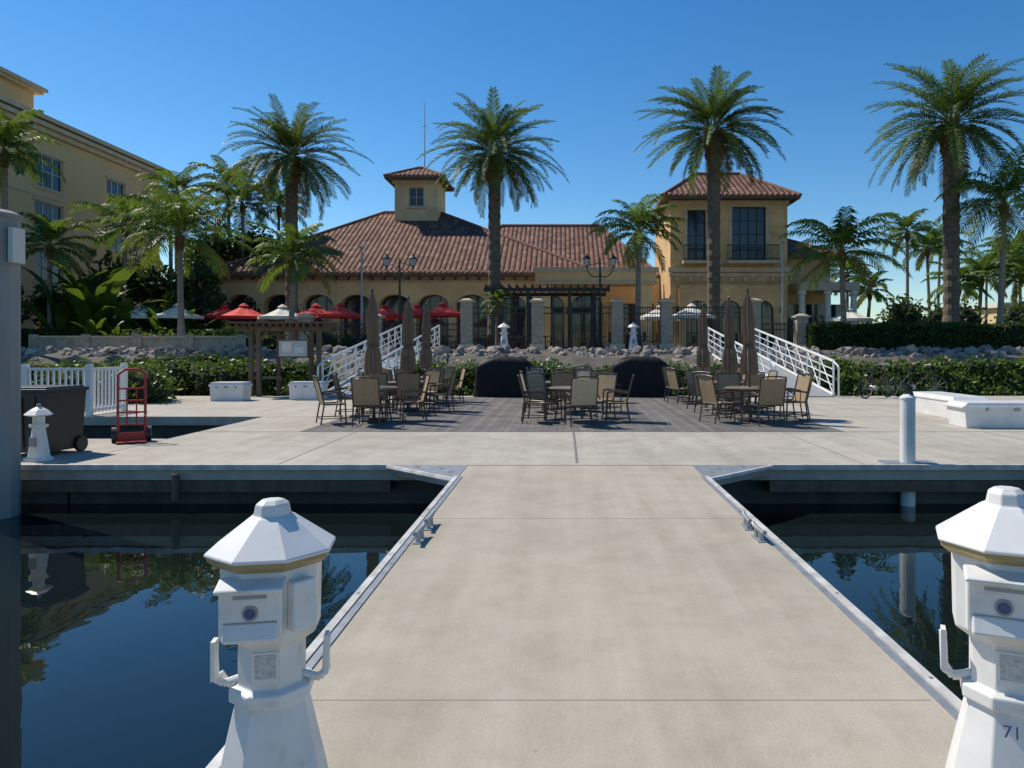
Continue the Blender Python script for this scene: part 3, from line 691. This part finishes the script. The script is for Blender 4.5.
for k in range(9):
    x=-21.85+k*2.6+1.3-.0
    b.box(x,49.78,4.0,.2,.2,.4,0,top=.7)
for x in(7.3,9.6,14.0): b.box(x,47.45,4.0,.2,.2,.4,0,top=.7)
b.obj('wall_lanterns',['iron'],C)
b=MB()
for x in(-1.2,5.2): b.bb(x-.35,x+.35,46.6,47.3,LZ,5.6,0)
b.bb(-1.8,5.8,46.4,49.1,5.6,6.5,0); b.bb(-1.95,5.95,46.3,46.398,6.3,6.6,1); b.bb(-1.9,5.9,46.32,46.398,5.55,5.7,1)
b.obj('entrance_portico',['stucco2','trim'],C)
K=empty('apartment_building'); T=Matrix.Translation((-35,0,0))@Matrix.Rotation(math.pi/2,4,'Z')
b=MB(); b.T=T; wb=MB();wb.T=T
cols=[(35,38),(43.2,45.0),(48.9,51.7),(56.6,59.0)]
wall(b,30,64,-1,2.2,0,.5,[],0)
for k,z in enumerate((2.2,5.4,8.6,11.8)):
    z1=z+3.2
    o=[(a,c,z+.55,z+2.75) for a,c in cols]
    wall(b,30,64,z,z1,0,.5,o,0)
    for a,c,d,e_ in o:
        window(wb,a,c,d,e_,.12,1,0,3,2,.06); b.bb(a-.15,c+.15,-.07,-.002,d-.16,d,1); b.bb(a-.15,c+.15,-.07,-.002,e_,e_+.18,1)
    if k in(0,2): b.bb(30,64,-.05,-.002,z1-.12,z1+.02,1)
wall(b,30,64,15,16.7,0,.5,[],0)
b.bb(29.6,64.4,-.5,-.002,16.3,16.6,1); b.bb(29.5,64.5,-.65,.5,16.702,17.0,1); b.bb(29.9,64.1,-.25,-.002,15.95,16.3,1)
b.bb(63.6,64,.5,18,-1,16.7,0); b.bb(30,64,.6,18,16.4,16.69,0)
b.bb(25,51.6,2.0,16,16.7,19.3,0); b.bb(24.6,52.0,1.6,16.4,19.3,19.5,1); b.bb(24.4,52.2,1.4,16.6,19.5,19.75,1)
b.obj('walls',['stucco3','trim'],K); wb.obj('windows',['glass','whitetrim'],K)
b=MB(); b.bb(42,64,70,80,LZ,5.4,0); b.bb(41.6,64.4,69.6,80.4,5.4,5.8,1)
for i in range(6): b.bb(43.2+i*3.4,45.2+i*3.4,69.9,69.998,2.2,4.2,2)
b.obj('low_yellow_building',['stucco2','whitetrim','glass'])
# ---------------------------------------------------------------- patio edge items
b=MB()
b.bb(-25,-15.2,34.9,35.3,LZ-.3,2.05,0); b.bb(-25.1,-15.1,34.85,35.35,2.05,2.13,1)
x=-25
while x<-15: b.bb(x-.2,x+.2,34.8,34.898,LZ-.3,2.2,0); x+=2.45
b.obj('low_stone_wall',['pillar','trim'])
def pillar(x,y,h):
    b=MB(); b.box(0,0,.15,.72,.72,.3,1); b.box(0,0,h/2+.1,.56,.56,h-.2,0); b.box(0,0,h+.03,.74,.74,.1,1); b.box(0,0,h+.13,.6,.6,.1,1,top=.4)
    b.obj('stone_pillar',['pillar','trim'],loc=(x,y,LZ),bevel=.015)
PX=[-12.6,-9.2,-4.75,-1.3,2.6,5.0,9.3,11.6]
for x in PX: pillar(x,36.2,2.35 if x in(-4.75,-1.3,2.6,5.0,9.3) else 1.6)
b=MB()
for a,c in zip(PX[:-1],PX[1:]):
    h=2.15 if -5<a<5.2 else 1.35
    for z in(.12,h-.35,h-.08): b.bb(a+.3,c-.3,36.17,36.23,LZ+z-.025,LZ+z+.025)
    x=a+.36
    while x<c-.3: b.bb(x-.013,x+.013,36.185,36.215,LZ+.05,LZ+h); x+=.125
b.obj('iron_fence',['iron'])
e=empty('iron_pergola')
b=MB()
for x in(-3.5,-1.9,.3,1.6):
    for y in(39,42): b.bb(x-.08,x+.08,y-.08,y+.08,LZ,4.5)
for y in(38.7,42.3): b.bb(-4.2,2.4,y-.06,y+.06,4.5,4.7)
for i in range(17): b.bb(-4.1+i*.4,-4.02+i*.4,38.2,42.8,4.703,4.85)
b.obj('pergola_frame',['iron'],e)
def lamppost(x,y,top):
    b=MB(); z0=LZ; b.loft([(z0,.22),(z0+.1,.22),(z0+.2,.13),(z0+.7,.09),(z0+.75,.12),(z0+.8,.07),(top-.9,.05),(top-.85,.08),(top-.8,.05),(top-.2,.04),(top,.01)],10,(x,y),0)
    for s in(-1,1):
        pts=[(x,y,top-.9)]+[(x+s*(.05+.55*(1-math.cos(t*math.pi/8))*.55),y,top-.9-.28*math.sin(t*math.pi/8)+.05*t) for t in range(1,9)]
        b.path(pts,.028,6,0); lx=pts[-1][0]; lz=pts[-1][2]
        b.cyl((x,y,top-.3),(lx,y,lz+.05),.015)
        b.loft([(lz,.05),(lz+.05,.11)],8,(lx,y),0); b.loft([(lz+.05,.10),(lz+.38,.17)],8,(lx,y),1); b.loft([(lz+.38,.21),(lz+.43,.2),(lz+.56,.06),(lz+.66,.015)],8,(lx,y),0)
        for k in range(4):
            a=k*math.pi/2+.4; b.cyl((lx+math.cos(a)*.105,y+math.sin(a)*.105,lz+.05),(lx+math.cos(a)*.18,y+math.sin(a)*.18,lz+.38),.012)
    b.obj('twin_lantern_lamp_post',['iron','label'])
lamppost(-8.2,36.9,6.1); lamppost(1.8,36.9,6.1)
def pole(x,y,top):
    b=MB(); b.cyl((x,y,LZ),(x,y,top),.07,.045,8,0); b.box(x,y-.12,top,.16,.35,.10,0); b.cyl((x,y,top),(x,y,top+.35),.02,n=6); b.box(x,y,top-.6,.12,.12,.25,0); b.obj('light_pole',['steel'])
pole(-10.2,37.3,6.6); pole(11.0,37.2,6.9)
def openumb(x,y,z,w,m):
    b=MB(); n=8; h=w*.22; r=w/2
    b.cyl((x,y,LZ),(x,y,z+.05),.03,mi=1); vs=[(x,y,z)]; rings=[(.35,-h*.42),(.7,-h*.8),(1,-h)]
    for q,dz in rings:
        for i in range(n*2):
            a=i*math.pi/n; k=1 if i%2==0 else .955; sag=0 if i%2==0 else -.05*q; vs.append((x+math.cos(a)*r*q*k,y+math.sin(a)*r*q*k,z+dz+sag))
    m2=n*2; fs=[(0,1+i,1+(i+1)%m2) for i in range(m2)]
    for k in range(2):
        for i in range(m2): a=1+k*m2; fs.append((a+i,a+m2+i,a+m2+(i+1)%m2,a+(i+1)%m2))
    b.add(vs,fs,0); b.add([(x+math.cos(i*math.pi/n)*r,y+math.sin(i*math.pi/n)*r,z-h-dz) for dz in(0,.16) for i in range(m2)],[(i,(i+1)%m2,m2+(i+1)%m2,m2+i) for i in range(m2)],0)
    b.loft([(z-.05,.28),(z+.08,.1),(z+.12,.02)],8,(x,y),0)
    b.obj('open_patio_umbrella',[m,'wood'])
for x,w in((-18.0,2.9),(-12.4,2.6),(-10.3,2.4),(-8.3,2.4),(-6.6,2.4),(-14.0,2.4),(-19.6,2.4)): openumb(x,41+U(-1,2),3.95,w,'redfab')
for x,y in((-23.2,40.4),(-20.9,40),(-15.6,41),(5.4,42),(6.9,40),(17,44)): openumb(x,y,3.85,2.6,'whitefab')
b=MB()
for i in range(26):
    x=U(-24,14); y=U(38,46)
    b.box(x,y,LZ+.74,.9,.9,.04); b.cyl((x,y,LZ),(x,y,LZ+.72),.04)
    for s in(-1,1): b.box(x+s*.7,y,LZ+.45,.45,.45,.05); b.box(x+s*.92,y,LZ+.7,.05,.45,.5); b.cyl((x+s*.7,y-.2,LZ),(x+s*.7,y-.2,LZ+.45),.02); b.cyl((x+s*.7,y+.2,LZ),(x+s*.7,y+.2,LZ+.45),.02)
b.obj('restaurant_patio_furniture',['frame'])
# ---------------------------------------------------------------- light, sky, camera
EL=math.radians(50); AZ=math.radians(-58)
d=Vector((math.sin(AZ)*math.cos(EL),math.cos(AZ)*math.cos(EL),math.sin(EL)))
sun=bpy.data.lights.new('sun','SUN'); sun.energy=4.9; sun.angle=math.radians(.5); sun.color=(1,.935,.83)
so=bpy.data.objects.new('sun',sun); scene.collection.objects.link(so); so.rotation_euler=(-d).to_track_quat('-Z','Y').to_euler(); so.location=(0,0,60)
w=bpy.data.worlds.new('World'); scene.world=w; w.use_nodes=True; nt=w.node_tree; bg=nt.nodes['Background']
sk=nt.nodes.new('ShaderNodeTexSky'); sk.sky_type='NISHITA'; sk.sun_disc=False; sk.sun_elevation=EL; sk.sun_rotation=AZ
sk.air_density=1.0; sk.dust_density=.1; sk.ozone_density=2.5; sk.altitude=0
hs=nt.nodes.new('ShaderNodeHueSaturation'); hs.inputs['Saturation'].default_value=1.34; hs.inputs['Value'].default_value=1.0
mx=nt.nodes.new('ShaderNodeMix'); mx.data_type='RGBA'; mx.blend_type='MULTIPLY'; mx.inputs[0].default_value=1; mx.inputs[7].default_value=(.90,.97,1.0,1)
nt.links.new(sk.outputs[0],hs.inputs['Color']); nt.links.new(hs.outputs[0],mx.inputs[6])
nt.links.new(mx.outputs[2],bg.inputs[0]); bg.inputs[1].default_value=.128
cam=bpy.data.cameras.new('camera'); cam.lens=26; cam.sensor_width=36; cam.shift_x=-52/1024; cam.shift_y=-37/1024; cam.clip_end=5000; cam.clip_start=.05
co=bpy.data.objects.new('camera',cam); scene.collection.objects.link(co); co.location=(0,0,1.6); co.rotation_euler=(math.pi/2,0,0); scene.camera=co
scene.view_settings.view_transform='Standard'; scene.view_settings.look='None'; scene.view_settings.exposure=0
